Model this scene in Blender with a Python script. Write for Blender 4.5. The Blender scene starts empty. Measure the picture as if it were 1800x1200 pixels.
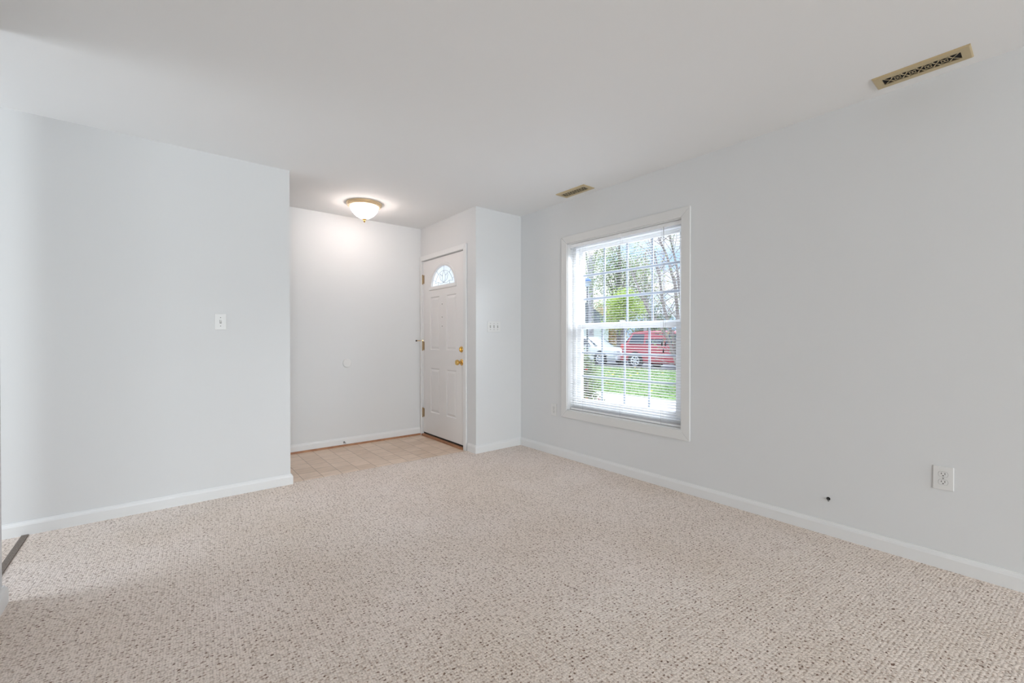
import bpy, bmesh, math, random
from mathutils import Vector, Matrix

S = bpy.context.scene
COL = S.collection
R = math.radians

# ------------------------------------------------------------------ camera
CAM_H = 1.1347
cd = bpy.data.cameras.new('camera')
cam = bpy.data.objects.new('camera', cd)
COL.objects.link(cam)
cd.sensor_width = 36.0
cd.lens = 764.12 * 36.0 / 1800.0
cd.clip_start = 0.02
cd.clip_end = 400
cam.location = (0, 0, CAM_H)
cam.rotation_euler = (math.pi / 2 - 0.0065, 0, -0.6811)
S.camera = cam

S.view_settings.view_transform = 'Standard'
S.view_settings.look = 'None'
S.view_settings.gamma = 1
S.view_settings.use_curve_mapping = False
S.view_settings.exposure = 0.4
S.cycles.use_denoising = True
S.cycles.max_bounces = 14
S.cycles.diffuse_bounces = 8
S.cycles.transparent_max_bounces = 24
S.cycles.sample_clamp_indirect = 8

# ------------------------------------------------------------------ sky
W = bpy.data.worlds.new('sky')
S.world = W
W.use_nodes = True
nt = W.node_tree
nt.nodes.clear()
def N(t, typ, **kw):
    n = t.nodes.new(typ)
    for k, v in kw.items():
        if k.startswith('i_'):
            n.inputs[k[2:].replace('_', ' ')].default_value = v
        else:
            setattr(n, k, v)
    return n
tc = N(nt, 'ShaderNodeTexCoord')
sep = N(nt, 'ShaderNodeSeparateXYZ')
nt.links.new(tc.outputs['Generated'], sep.inputs[0])
noi = N(nt, 'ShaderNodeTexNoise', i_Scale=5.0, i_Detail=5.0, i_Roughness=0.6)
mp = N(nt, 'ShaderNodeMapping')
mp.inputs['Scale'].default_value = (1, 1, 2.4)
nt.links.new(tc.outputs['Generated'], mp.inputs[0])
nt.links.new(mp.outputs[0], noi.inputs['Vector'])
cr = N(nt, 'ShaderNodeValToRGB')
cr.color_ramp.elements[0].position = 0.42
cr.color_ramp.elements[0].color = (0.42, 0.63, 0.98, 1)
cr.color_ramp.elements[1].position = 0.56
cr.color_ramp.elements[1].color = (0.98, 0.99, 1.0, 1)
nt.links.new(noi.outputs[0], cr.inputs[0])
mr = N(nt, 'ShaderNodeMapRange', interpolation_type='SMOOTHSTEP')
mr.inputs['From Min'].default_value = 0.24
mr.inputs['From Max'].default_value = 0.75
mr.inputs['To Min'].default_value = 1.15
mr.inputs['To Max'].default_value = 3.6
nt.links.new(sep.outputs['Z'], mr.inputs['Value'])
bg = N(nt, 'ShaderNodeBackground')
nt.links.new(cr.outputs[0], bg.inputs['Color'])
nt.links.new(mr.outputs[0], bg.inputs['Strength'])
wo = N(nt, 'ShaderNodeOutputWorld')
nt.links.new(bg.outputs[0], wo.inputs[0])

# lamps added behind the camera as room fill, no source known there
def area(name, loc, rot, sx, sy, power, color):
    l = bpy.data.lights.new(name, 'AREA')
    l.shape = 'RECTANGLE'
    l.size, l.size_y, l.energy, l.color = sx, sy, power, color
    o = bpy.data.objects.new(name, l)
    COL.objects.link(o)
    o.location, o.rotation_euler = loc, rot
    return o
area('back_fill_lamp', (-1.2, -5.47, 1.2), (R(90), 0, 0), 1.3, 1.9, 122, (0.90, 0.965, 1.0))
area('back_fill_lamp', (2.2, -5.47, 1.2), (R(110), 0, 0), 1.3, 1.8, 92, (0.90, 0.965, 1.0))
# added fill lamp out of view at the left; the hall window is invented
area('hall_fill_lamp', (-1.97, 3.2, 1.3), (R(90), 0, R(-90)), 0.8, 1.5, 10.5, (0.90, 0.965, 1.0))
# lamps added above the front yard, out of view, to boost window light
def yard_fill(loc, sx, sy, power):
    d = Vector((3.0, 2.3, 1.3)) - Vector(loc)
    area('yard_fill_lamp', loc, d.to_track_quat('-Z', 'Y').to_euler(), sx, sy, power, (0.93, 0.97, 1.0))
yard_fill((4.8, 0.2, 3.2), 3, 1.5, 230)
yard_fill((6.0, -1.0, 3.4), 4, 2, 350)
pl = area('window_daylight_portal', (3.19, 2.29, 1.245), (0, R(90), 0), 1.6, 1.2, 10, (1, 1, 1))
pl.data.cycles.is_portal = True

# ------------------------------------------------------------------ materials
def mat(name, color, rough=0.6, metal=0.0, spec=0.5, emit=None, estr=0):
    m = bpy.data.materials.new(name)
    m.use_nodes = True
    b = m.node_tree.nodes['Principled BSDF']
    b.inputs['Base Color'].default_value = (*color, 1)
    b.inputs['Roughness'].default_value = rough
    b.inputs['Metallic'].default_value = metal
    b.inputs['Specular IOR Level'].default_value = spec
    if emit:
        b.inputs['Emission Color'].default_value = (*emit, 1)
        b.inputs['Emission Strength'].default_value = estr
    return m
def add_bump(m, scale, strength, dist=0.002, detail=3):
    t = m.node_tree
    b = t.nodes['Principled BSDF']
    c = N(t, 'ShaderNodeTexCoord')
    n = N(t, 'ShaderNodeTexNoise', i_Scale=scale, i_Detail=detail)
    u = N(t, 'ShaderNodeBump', i_Strength=strength, i_Distance=dist)
    t.links.new(c.outputs['Object'], n.inputs['Vector'])
    t.links.new(n.outputs[0], u.inputs['Height'])
    t.links.new(u.outputs[0], b.inputs['Normal'])
    return m
def mottled(name, c0, c1, scale, rough=0.7, bump=0.0, detail=4, lo=0.35, hi=0.65):
    m = mat(name, c0, rough)
    t = m.node_tree
    b = t.nodes['Principled BSDF']
    c = N(t, 'ShaderNodeTexCoord')
    n = N(t, 'ShaderNodeTexNoise', i_Scale=scale, i_Detail=detail)
    r = N(t, 'ShaderNodeValToRGB')
    r.color_ramp.elements[0].color = (*c0, 1)
    r.color_ramp.elements[1].color = (*c1, 1)
    r.color_ramp.elements[0].position = lo
    r.color_ramp.elements[1].position = hi
    t.links.new(c.outputs['Object'], n.inputs['Vector'])
    t.links.new(n.outputs[0], r.inputs[0])
    t.links.new(r.outputs[0], b.inputs['Base Color'])
    if bump:
        u = N(t, 'ShaderNodeBump', i_Strength=bump, i_Distance=0.01)
        t.links.new(n.outputs[0], u.inputs['Height'])
        t.links.new(u.outputs[0], b.inputs['Normal'])
    return m

M = {}
M['wall'] = add_bump(mat('wall_paint', (0.67, 0.678, 0.682), 0.85, spec=0.2), 140, 0.06)
M['ceiling'] = add_bump(mat('ceiling_paint', (0.82, 0.825, 0.825), 0.9, spec=0.15), 6, 0.05, 0.01, 5)
M['trim'] = mat('trim_paint', (0.72, 0.725, 0.725), 0.4)
M['trim_grey'] = mat('casing_paint', (0.685, 0.685, 0.675), 0.45)
M['door'] = mat('door_paint', (0.76, 0.75, 0.745), 0.4)
M['vinyl'] = mat('white_vinyl', (0.86, 0.87, 0.88), 0.35)
M['slat'] = mat('blind_slat', (0.84, 0.85, 0.86), 0.4)
M['muntin'] = mat('muntin_bar', (0.40, 0.45, 0.53), 0.5)
M['plate'] = mat('plate_plastic', (0.70, 0.70, 0.69), 0.35)
M['dark'] = mat('dark_slot', (0.012, 0.012, 0.012), 0.6)
M['screw'] = mat('screw_metal', (0.22, 0.22, 0.21), 0.4, 0.6)
M['brass'] = mat('polished_brass', (0.78, 0.50, 0.16), 0.22, 1.0)
M['brass_pale'] = mat('pale_gilt_ring', (0.88, 0.70, 0.47), 0.32, 0.75)
M['brass_vent'] = mat('dull_brass', (0.60, 0.49, 0.30), 0.42, 0.6)
M['brass_old'] = mat('tarnished_brass', (0.36, 0.24, 0.10), 0.4, 0.9)
M['duct'] = mat('duct_shade_black', (0.006, 0.006, 0.008), 0.8)  # black stands in for the shade inside the vents
M['wood_trim'] = mottled('stained_wood', (0.30, 0.13, 0.06), (0.40, 0.20, 0.10), 18, 0.45)
M['unseen_floor'] = mottled('dark_unseen_floor', (0.24, 0.16, 0.11), (0.32, 0.22, 0.15), 3, 0.45)  # invented dark floor tone, lessens bounce light behind the camera
M['bounce_cut'] = mat('taupe_bounce_cut', (0.46, 0.45, 0.43), 0.8)  # made-up darker tone, lessens bounce off the unseen walls
M['cord'] = mat('blind_cord', (0.40, 0.39, 0.37), 0.8)
M['tassel'] = mat('cord_tassel', (0.03, 0.03, 0.03), 0.5)
M['strip'] = mottled('grey_brown_strip', (0.13, 0.105, 0.085), (0.24, 0.20, 0.17), 160, 0.9)
M['came'] = mat('lead_came', (0.34, 0.34, 0.35), 0.45, 0.3)
M['siding'] = mat('pale_siding', (0.744, 0.752, 0.772), 0.7)
M['shingle'] = mottled('slate_shingle', (0.10, 0.11, 0.13), (0.20, 0.22, 0.25), 3, 0.9)
M['bark'] = mottled('grey_bark', (0.297, 0.277, 0.277), (0.515, 0.495, 0.515), 6, 0.9, 0.4)
M['bark_dark'] = mottled('brown_bark', (0.158, 0.130, 0.119), (0.297, 0.257, 0.249), 8, 0.9, 0.4)
M['asphalt'] = mottled('asphalt', (0.130, 0.130, 0.134), (0.189, 0.189, 0.198), 30, 0.9)
M['concrete'] = mottled('walk_concrete', (0.356, 0.317, 0.297), (0.455, 0.416, 0.396), 7, 0.9)
M['lawn'] = mottled('lawn_grass', (0.099, 0.177, 0.042), (0.200, 0.281, 0.088), 2.5, 0.9, 0.3, 8)
M['grass_blade'] = mat('grass_blade', (0.153, 0.270, 0.060), 0.8)
M['yellow_leaf'] = mat('yellow_leaf', (0.546, 0.416, 0.029), 0.8)
M['car_red'] = mat('red_car_paint', (0.36, 0.060, 0.080), 0.25)
M['car_white'] = mat('white_car_paint', (0.614, 0.625, 0.645), 0.25)
M['car_glass'] = mat('tinted_car_glass', (0.06, 0.07, 0.09), 0.08)
M['tyre'] = mat('tyre_rubber', (0.02, 0.02, 0.02), 0.8)
M['rim'] = mat('silver_rim', (0.594, 0.605, 0.625), 0.3, 0.5)
M['car_grey'] = mat('grey_bumper_plastic', (0.10, 0.10, 0.11), 0.5)
M['lamp_red'] = mat('red_tail_lamp', (0.6, 0.02, 0.02), 0.15)
M['lamp_clear'] = mat('clear_headlamp', (0.4, 0.43, 0.46), 0.1)
M['blue'] = mat('blue_lid', (0.01, 0.10, 0.28), 0.3)
M['flower'] = mat('red_flower', (0.594, 0.051, 0.051), 0.6)
M['rubber'] = mat('white_rubber', (0.68, 0.68, 0.675), 0.5)

def leaf_mat(name, c0, c1):
    m = mat(name, c0, 0.6, spec=0.2)
    t = m.node_tree
    b = t.nodes['Principled BSDF']
    g = N(t, 'ShaderNodeNewGeometry')
    r = N(t, 'ShaderNodeValToRGB')
    r.color_ramp.elements[0].color = (*c0, 1)
    r.color_ramp.elements[1].color = (*c1, 1)
    t.links.new(g.outputs['Random Per Island'], r.inputs[0])
    t.links.new(r.outputs[0], b.inputs['Base Color'])
    tr = N(t, 'ShaderNodeBsdfTranslucent')
    t.links.new(r.outputs[0], tr.inputs['Color'])
    mx = N(t, 'ShaderNodeMixShader')
    mx.inputs[0].default_value = 0.35
    t.links.new(b.outputs[0], mx.inputs[1])
    t.links.new(tr.outputs[0], mx.inputs[2])
    t.links.new(mx.outputs[0], t.nodes['Material Output'].inputs[0])
    return m
M['leaf_green'] = leaf_mat('leaf_green', (0.135, 0.216, 0.069), (0.351, 0.447, 0.162))
M['leaf_lime'] = leaf_mat('leaf_lime', (0.297, 0.432, 0.069), (0.621, 0.702, 0.189))
M['leaf_dark'] = leaf_mat('leaf_dark', (0.069, 0.108, 0.039), (0.204, 0.243, 0.108))
M['leaf_russet'] = leaf_mat('leaf_russet', (0.459, 0.270, 0.135), (0.675, 0.486, 0.243))
M['leaf_shrub'] = leaf_mat('leaf_shrub', (0.081, 0.123, 0.054), (0.216, 0.258, 0.123))

def glass_mat(name, tint=(1, 1, 1), gloss=0.05):
    m = bpy.data.materials.new(name)
    m.use_nodes = True
    t = m.node_tree
    t.nodes.clear()
    a = N(t, 'ShaderNodeBsdfTransparent')
    a.inputs[0].default_value = (*tint, 1)
    g = N(t, 'ShaderNodeBsdfGlossy', i_Roughness=0.02)
    mx = N(t, 'ShaderNodeMixShader')
    mx.inputs[0].default_value = gloss
    o = N(t, 'ShaderNodeOutputMaterial')
    t.links.new(a.outputs[0], mx.inputs[1])
    t.links.new(g.outputs[0], mx.inputs[2])
    t.links.new(mx.outputs[0], o.inputs[0])
    return m
M['glass'] = glass_mat('window_glass', (0.97, 0.98, 0.99))
def frosted():
    m = bpy.data.materials.new('frosted_leaded_glass')
    m.use_nodes = True
    t = m.node_tree
    t.nodes.clear()
    a = N(t, 'ShaderNodeBsdfTranslucent')
    a.inputs[0].default_value = (0.95, 0.96, 0.97, 1)
    g = N(t, 'ShaderNodeBsdfGlossy', i_Roughness=0.1)
    mx = N(t, 'ShaderNodeMixShader')
    mx.inputs[0].default_value = 0.05
    o = N(t, 'ShaderNodeOutputMaterial')
    t.links.new(a.outputs[0], mx.inputs[1])
    t.links.new(g.outputs[0], mx.inputs[2])
    t.links.new(mx.outputs[0], o.inputs[0])
    return m
M['frosted'] = frosted()
M['lamp_glass'] = mat('lit_lamp_glass', (0.9, 0.88, 0.85), 0.3, emit=(1.0, 0.86, 0.80), estr=21)

def carpet_mat():
    m = mat('berber_loop_carpet', (0.6, 0.5, 0.44), 0.95, spec=0.05)
    t = m.node_tree
    b = t.nodes['Principled BSDF']
    c = N(t, 'ShaderNodeTexCoord')
    mp = N(t, 'ShaderNodeMapping')
    mp.inputs['Rotation'].default_value = (0, 0, R(4))
    mp.inputs['Scale'].default_value = (1.0, 0.75, 1.0)
    t.links.new(c.outputs['Object'], mp.inputs[0])
    def ramp(stops, src, interp='LINEAR'):
        r = N(t, 'ShaderNodeValToRGB')
        r.color_ramp.interpolation = interp
        e = r.color_ramp.elements
        e[0].position, e[0].color = stops[0][0], (*stops[0][1], 1)
        e[1].position, e[1].color = stops[-1][0], (*stops[-1][1], 1)
        for p, q in stops[1:-1]:
            e.new(p).color = (*q, 1)
        t.links.new(src, r.inputs[0])
        return r.outputs[0]
    def mul(a, b_):
        x = N(t, 'ShaderNodeMix', data_type='RGBA', blend_type='MULTIPLY')
        x.inputs[0].default_value = 1
        t.links.new(a, x.inputs[6])
        t.links.new(b_, x.inputs[7])
        return x.outputs[2]
    v = N(t, 'ShaderNodeTexVoronoi', voronoi_dimensions='2D', i_Scale=112.0, i_Randomness=0.5)
    t.links.new(mp.outputs[0], v.inputs['Vector'])
    loops = ramp([(0.25, (0.83, 0.75, 0.69)), (0.50, (0.77, 0.69, 0.63)), (0.80, (0.46, 0.385, 0.335))], v.outputs['Distance'])
    sx = N(t, 'ShaderNodeSeparateColor')
    t.links.new(v.outputs['Color'], sx.inputs[0])
    tone = ramp([(0.0, (0.86, 0.84, 0.82)), (0.3, (1.0, 1.0, 1.0)), (0.75, (1.05, 1.05, 1.05))], sx.outputs[0])
    # brown pits between the loops, set out in rows that run away from the hall
    mq = N(t, 'ShaderNodeMapping')
    mq.inputs['Rotation'].default_value = (0, 0, R(4))
    mq.inputs['Scale'].default_value = (52.0, 66.0, 1.0)
    t.links.new(c.outputs['Object'], mq.inputs[0])
    p = N(t, 'ShaderNodeTexVoronoi', voronoi_dimensions='2D', i_Scale=1.0, i_Randomness=0.62)
    wn = N(t, 'ShaderNodeTexNoise', i_Scale=2.6, i_Detail=2.0)
    t.links.new(mq.outputs[0], wn.inputs['Vector'])
    wa = N(t, 'ShaderNodeVectorMath', operation='MULTIPLY_ADD')
    wa.inputs[1].default_value = (1.1, 0.7, 0)
    t.links.new(wn.outputs['Color'], wa.inputs[0])
    t.links.new(mq.outputs[0], wa.inputs[2])
    t.links.new(wa.outputs[0], p.inputs['Vector'])
    ps = N(t, 'ShaderNodeSeparateColor')
    t.links.new(p.outputs['Color'], ps.inputs[0])
    th = N(t, 'ShaderNodeMath', operation='MULTIPLY_ADD')
    th.inputs[1].default_value = 0.20
    th.inputs[2].default_value = 0.03
    t.links.new(ps.outputs[1], th.inputs[0])
    df = N(t, 'ShaderNodeMath', operation='SUBTRACT')
    t.links.new(p.outputs['Distance'], df.inputs[0])
    t.links.new(th.outputs[0], df.inputs[1])
    mask = ramp([(0.0, (0, 0, 0)), (0.09, (1, 1, 1))], df.outputs[0])
    depth = ramp([(0.0, (0.72, 0.68, 0.65)), (0.55, (0.56, 0.49, 0.45)), (1.0, (0.24, 0.17, 0.14))], ps.outputs[2])
    pm = N(t, 'ShaderNodeMix', data_type='RGBA')
    t.links.new(mask, pm.inputs[0])
    t.links.new(depth, pm.inputs[6])
    pm.inputs[7].default_value = (1, 1, 1, 1)
    pits = pm.outputs[2]
    n2 = N(t, 'ShaderNodeTexNoise', i_Scale=1.3, i_Detail=3.0)
    t.links.new(c.outputs['Object'], n2.inputs['Vector'])
    wear = ramp([(0.35, (0.94, 0.92, 0.895)), (0.65, (1.02, 1.02, 1.03))], n2.outputs[0])
    fz = N(t, 'ShaderNodeTexNoise', i_Scale=420.0, i_Detail=3.0)
    t.links.new(c.outputs['Object'], fz.inputs['Vector'])
    yarn = ramp([(0.3, (0.84, 0.83, 0.82)), (0.7, (1.12, 1.12, 1.12))], fz.outputs[0])
    t.links.new(mul(mul(mul(mul(loops, tone), pits), yarn), wear), b.inputs['Base Color'])
    hh = N(t, 'ShaderNodeMath', operation='SUBTRACT')
    hh.inputs[0].default_value = 1.0
    t.links.new(v.outputs['Distance'], hh.inputs[1])
    u = N(t, 'ShaderNodeBump', i_Strength=0.6, i_Distance=0.005)
    t.links.new(hh.outputs[0], u.inputs['Height'])
    t.links.new(u.outputs[0], b.inputs['Normal'])
    return m
M['carpet'] = carpet_mat()

def lino_mat():
    m = mat('tile_pattern_vinyl', (0.6, 0.45, 0.33), 0.35)
    t = m.node_tree
    b = t.nodes['Principled BSDF']
    c = N(t, 'ShaderNodeTexCoord')
    mp = N(t, 'ShaderNodeMapping')
    mp.inputs['Rotation'].default_value = (0, 0, R(90))
    mp.inputs['Location'].default_value = (0.0, 0.0, 0)
    t.links.new(c.outputs['Object'], mp.inputs[0])
    k = N(t, 'ShaderNodeTexBrick')
    k.offset = 0.5
    k.offset_frequency = 2
    k.inputs['Color1'].default_value = (0.76, 0.61, 0.49, 1)
    k.inputs['Color2'].default_value = (0.66, 0.51, 0.39, 1)
    k.inputs['Mortar'].default_value = (0.33, 0.23, 0.16, 1)
    k.inputs['Scale'].default_value = 1.0
    k.inputs['Mortar Size'].default_value = 0.0022
    k.inputs['Mortar Smooth'].default_value = 0.1
    k.inputs['Brick Width'].default_value = 0.15
    k.inputs['Row Height'].default_value = 0.15
    t.links.new(mp.outputs[0], k.inputs['Vector'])
    n = N(t, 'ShaderNodeTexNoise', i_Scale=22.0, i_Detail=5.0, i_Roughness=0.65)
    m2 = N(t, 'ShaderNodeMapping')
    m2.inputs['Scale'].default_value = (0.4, 1.6, 1)
    t.links.new(c.outputs['Object'], m2.inputs[0])
    t.links.new(m2.outputs[0], n.inputs['Vector'])
    r = N(t, 'ShaderNodeValToRGB')
    r.color_ramp.elements[0].position, r.color_ramp.elements[0].color = 0.3, (0.86, 0.83, 0.80, 1)
    r.color_ramp.elements[1].position, r.color_ramp.elements[1].color = 0.7, (1.1, 1.1, 1.1, 1)
    t.links.new(n.outputs[0], r.inputs[0])
    mx = N(t, 'ShaderNodeMix', data_type='RGBA', blend_type='MULTIPLY')
    mx.inputs[0].default_value = 1
    t.links.new(k.outputs[0], mx.inputs[6])
    t.links.new(r.outputs[0], mx.inputs[7])
    t.links.new(mx.outputs[2], b.inputs['Base Color'])
    return m
M['lino'] = lino_mat()

# ------------------------------------------------------------------ mesh helpers
class MB:
    def __init__(self):
        self.bm = bmesh.new()
    def box(self, x0, x1, y0, y1, z0, z1, mi=0):
        v = [self.bm.verts.new((x, y, z)) for x in (x0, x1) for y in (y0, y1) for z in (z0, z1)]
        for q in ((0, 1, 3, 2), (4, 6, 7, 5), (0, 4, 5, 1), (2, 3, 7, 6), (0, 2, 6, 4), (1, 5, 7, 3)):
            self.bm.faces.new([v[i] for i in q]).material_index = mi
        return self
    def loft(self, rings, close=True, cap=True):
        vs = [[self.bm.verts.new(p) for p in r] for r in rings]
        n = len(vs[0])
        for a, b in zip(vs, vs[1:]):
            for i in range(n if close else n - 1):
                j = (i + 1) % n
                self.bm.faces.new((a[i], a[j], b[j], b[i]))
        if cap:
            self.bm.faces.new(list(reversed(vs[0])))
            self.bm.faces.new(vs[-1])
        return self
    def tube(self, pts, r, seg=8):
        pts = [Vector(p) for p in pts]
        rad = r if isinstance(r, (list, tuple)) else [r] * len(pts)
        rings = []
        ref = None
        for i, p in enumerate(pts):
            t = (pts[min(i + 1, len(pts) - 1)] - pts[max(i - 1, 0)]).normalized()
            if ref is None:
                ref = t.orthogonal().normalized()
            ref = (ref - t * ref.dot(t))
            ref = ref.normalized() if ref.length > 1e-6 else t.orthogonal().normalized()
            q = t.cross(ref)
            rings.append([p + (ref * math.cos(2 * math.pi * k / seg) + q * math.sin(2 * math.pi * k / seg)) * rad[i] for k in range(seg)])
        return self.loft(rings)
    def ribbon(self, pts, w, n, th):
        """flat strip following pts in a plane with normal n"""
        n = Vector(n)
        pts = [Vector(p) for p in pts]
        rings = []
        for i, p in enumerate(pts):
            t = (pts[min(i + 1, len(pts) - 1)] - pts[max(i - 1, 0)]).normalized()
            s = t.cross(n).normalized() * (w / 2)
            rings.append([p - s, p + s, p + s + n * th, p - s + n * th])
        return self.loft(rings)
    def lathe(self, prof, c=(0, 0, 0), axis='Z', seg=32, sgn=1):
        c = Vector(c)
        rings = []
        for r_, h in prof:
            ring = []
            for k in range(seg):
                a = 2 * math.pi * k / seg
                u, v = max(r_, 1e-4) * math.cos(a), max(r_, 1e-4) * math.sin(a)
                ring.append(c + (Vector((u, v, h)) if axis == 'Z' else Vector((h * sgn, u, v)) if axis == 'X' else Vector((u, h * sgn, v))))
            rings.append(ring)
        return self.loft(rings)
    def prism(self, poly, axis, a, b):
        def P(p, h):
            return {'X': (h, p[0], p[1]), 'Y': (p[0], h, p[1]), 'Z': (p[0], p[1], h)}[axis]
        return self.loft([[P(p, a) for p in poly], [P(p, b) for p in poly]])
    def quad(self, a, b, c, d):
        self.bm.faces.new([self.bm.verts.new(p) for p in (a, b, c, d)])
        return self
    def build(self, name, m, parent=None, smooth=False, bevel=0, seg=2):
        bmesh.ops.recalc_face_normals(self.bm, faces=self.bm.faces)
        me = bpy.data.meshes.new(name)
        self.bm.to_mesh(me)
        self.bm.free()
        for k in (m if isinstance(m, (list, tuple)) else [m]):
            me.materials.append(k)
        o = bpy.data.objects.new(name, me)
        COL.objects.link(o)
        if parent:
            o.parent = parent
            base = Vector((0, 0, 0))
            p = parent
            while p:
                base += p.location
                p = p.parent
            me.transform(Matrix.Translation(-base))
        if smooth:
            for f in me.polygons:
                f.use_smooth = True
            try:
                me.set_sharp_from_angle(angle=R(40))
            except Exception:
                pass
        if bevel:
            b = o.modifiers.new('bevel', 'BEVEL')
            b.width, b.segments, b.limit_method = bevel, seg, 'ANGLE'
        return o
def thing(name, loc, label=None, cat=None, group=None, kind=None):
    o = bpy.data.objects.new(name, None)
    o.empty_display_size = 0.1
    COL.objects.link(o)
    o.location = loc
    return tag(o, label, cat, group, kind)
def tag(o, label=None, cat=None, group=None, kind=None):
    for k, v in (('label', label), ('category', cat), ('group', group), ('kind', kind)):
        if v:
            o[k] = v
    return o
def struct(o, label=None):
    return tag(o, label, kind='structure')

# ------------------------------------------------------------------ room shell
XR, YJ, XD, YB, YL, XE, H = 3.007, 3.56, 2.427, 4.726, 3.724, 0.79, 2.44
YBK = -5.5
WY0, WY1, WZ0, WZ1 = 1.712, 2.872, 0.457, 2.030      # front window opening
DY0, DY1, DZ = 3.765, 4.689, 2.062                   # front door opening

CARP = [(-2.0, -.5), (XR, -.5), (XR, YJ), (XD, YJ), (XD, 3.702), (XE, 3.745), (-2.0, YL)]
struct(MB().prism(CARP, 'Z', -0.10, 0.0).build('floor', M['carpet']), 'beige looped berber carpet filling the living room floor')
struct(MB().box(-2.0, XR, YBK, -.5, -.1, -.003).build('floor_unseen', M['unseen_floor']), 'unseen dark floor behind the camera, added to cut bounce light')
struct(MB().prism([(-0.3, 3.73), (XE, 3.745), (XD, 3.702), (XD + .02, 3.702), (XD + .02, YB), (-0.3, YB)], 'Z', -0.10, -0.008).build('floor_entry', M['lino']), 'tan tile patterned vinyl floor in the entry by the front door')
struct(MB().box(-2.1, 3.2, YBK - .15, 4.9, H, H + .12).build('ceiling', M['ceiling']))
w = MB()
w.box(XR, XR + .165, YBK - .15, WY0, -.1, H).box(XR, XR + .165, WY1, YJ, -.1, H)
w.box(XR, XR + .165, WY0, WY1, -.1, WZ0).box(XR, XR + .165, WY0, WY1, WZ1, H)
struct(w.build('wall_right', M['wall']))
struct(MB().box(XD + .165, XR + .165, YJ, YJ + .14, -.1, H).box(XD, XD + .165, YJ, DY0, -.1, H).build('wall_front', M['wall']))
struct(MB().box(XD, XD + .165, DY1, YB, -.1, H).box(XD, XD + .165, DY0, DY1, DZ, H).build('wall_door', M['wall']))
struct(MB().box(-0.42, XD + .165, YB, YB + .15, -.1, H).build('wall_entry', M['wall']))
struct(MB().box(-2.0, XE, YL, YL + .115, -.1, H).build('wall_left', M['wall']))
struct(MB().box(-.42, -.3, YL + .115, YB, -.1, H).build('wall_hall', M['wall']))
struct(MB().box(-.65, -.526, .9, 2.80, -.1, H).build('wall_near', M['wall']))
struct(MB().box(-2.1, -2.0, YBK, 2.8, -.1, H).box(-2.1, -2.0, 3.6, YL + .115, -.1, H).box(-2.1, -2.0, 2.8, 3.6, -.1, .55).box(-2.1, -2.0, 2.8, 3.6, 2.05, H).build('wall_side', M['bounce_cut']))  # window opening here is made up to hold the added fill lamp
w = MB()
w.box(-2.1, -1.85, YBK - .15, YBK, -.1, H).box(-.55, 1.55, YBK - .15, YBK, -.1, H).box(2.85, XR, YBK - .15, YBK, -.1, H)
for a_, b_ in ((-1.85, -.55), (1.55, 2.85)):  # openings invented for the added fill lamps behind the camera
    w.box(a_, b_, YBK - .15, YBK, 2.16, H).box(a_, b_, YBK - .15, YBK, -.1, .18)
struct(w.build('wall_back', M['bounce_cut']))

BBP = [(0, 0), (.016, 0), (.016, .058), (.013, .068), (.008, .074), (.006, .080), (0, .080)]
def baseboard(name, runs, m='trim', dz=0.0):
    mb = MB()
    for p0, p1, n, e0, e1 in runs:      # along p0->p1, outward normal n, mitre factors at the ends
        p0, p1, n = Vector(p0), Vector(p1), Vector(n)
        t = (p1 - p0).normalized()
        rings = []
        for p, e, s in ((p0, e0, -1), (p1, e1, 1)):
            rings.append([(*(p + n * a + t * (s * e * a)), z + dz) for a, z in BBP])
        mb.loft(rings)
    return struct(mb.build(name, M[m], smooth=False))
baseboard('baseboard_right', [((XR, YBK), (XR, YJ), (-1, 0), 0, -1)])
baseboard('baseboard_front', [((XD, YJ), (XR, YJ), (0, -1), 1, -1), ((XD, YJ), (XD, 3.692), (-1, 0), 1, 0)])
baseboard('baseboard_left', [((-2.0, YL), (XE, YL), (0, -1), 0, 1), ((XE, YL), (XE, YL + .03), (1, 0), 1, 0)])
baseboard('baseboard_entry', [((-.3, YB), (XD - .012, YB), (0, -1), 0, 0)])
baseboard('baseboard_near', [((-.526, .9), (-.526, 2.80), (1, 0), 0, 1), ((-.526, 2.80), (-.65, 2.80), (0, 1), 1, 0)])
# stained quarter round along the foot of the entry wall
q = [(0, -.008)] + [(.016 * math.cos(a), -.008 + .018 * math.sin(a)) for a in [R(x) for x in range(0, 91, 15)]]
struct(MB().prism([(YB - .016 - a, z) for a, z in q], 'X', -.3, XD - .01).build('trim_1', M['wood_trim'], smooth=True), 'stained wood quarter round along the entry baseboard')

# ------------------------------------------------------------------ front door
door = thing('door_1', (XD, 4.227, 0), 'white front door with a half round leaded fanlight', None, None, 'structure')
def casing(mb, x_face, th, y0, y1, z0, z1, wd, sides):
    """flat casing round an opening in a wall facing -X; mitred"""
    yo0, yo1, zo0, zo1 = y0 - wd * ('a' in sides), y1 + wd * ('b' in sides), z0 - wd * ('s' in sides), z1 + wd
    xs = (x_face, x_face - th * .55, x_face - th)
    def strip(poly):
        mb.prism(poly, 'X', x_face, x_face - th)
    if 'a' in sides:
        strip([(y0, z0), (y0, z1), (yo0, zo1), (yo0, zo0)])
    if 'b' in sides:
        strip([(y1, z0), (yo1, zo0), (yo1, zo1), (y1, z1)])
    strip([(y0, z1), (y1, z1), (yo1, zo1), (yo0, zo1)])
    if 's' in sides:
        strip([(y0, z0), (yo0, zo0), (yo1, zo0), (y1, z0)])
    return mb
c = MB()
casing(c, XD, .017, DY0 + .006, DY1 - .006, -.008, DZ - .012, .055, 'a')
c.box(XD - .017, XD, DY1 - .006, YB - .001, -.008, DZ + .043)
c.build('door_casing', M['trim'], door, bevel=.004)
j = MB()
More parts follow.
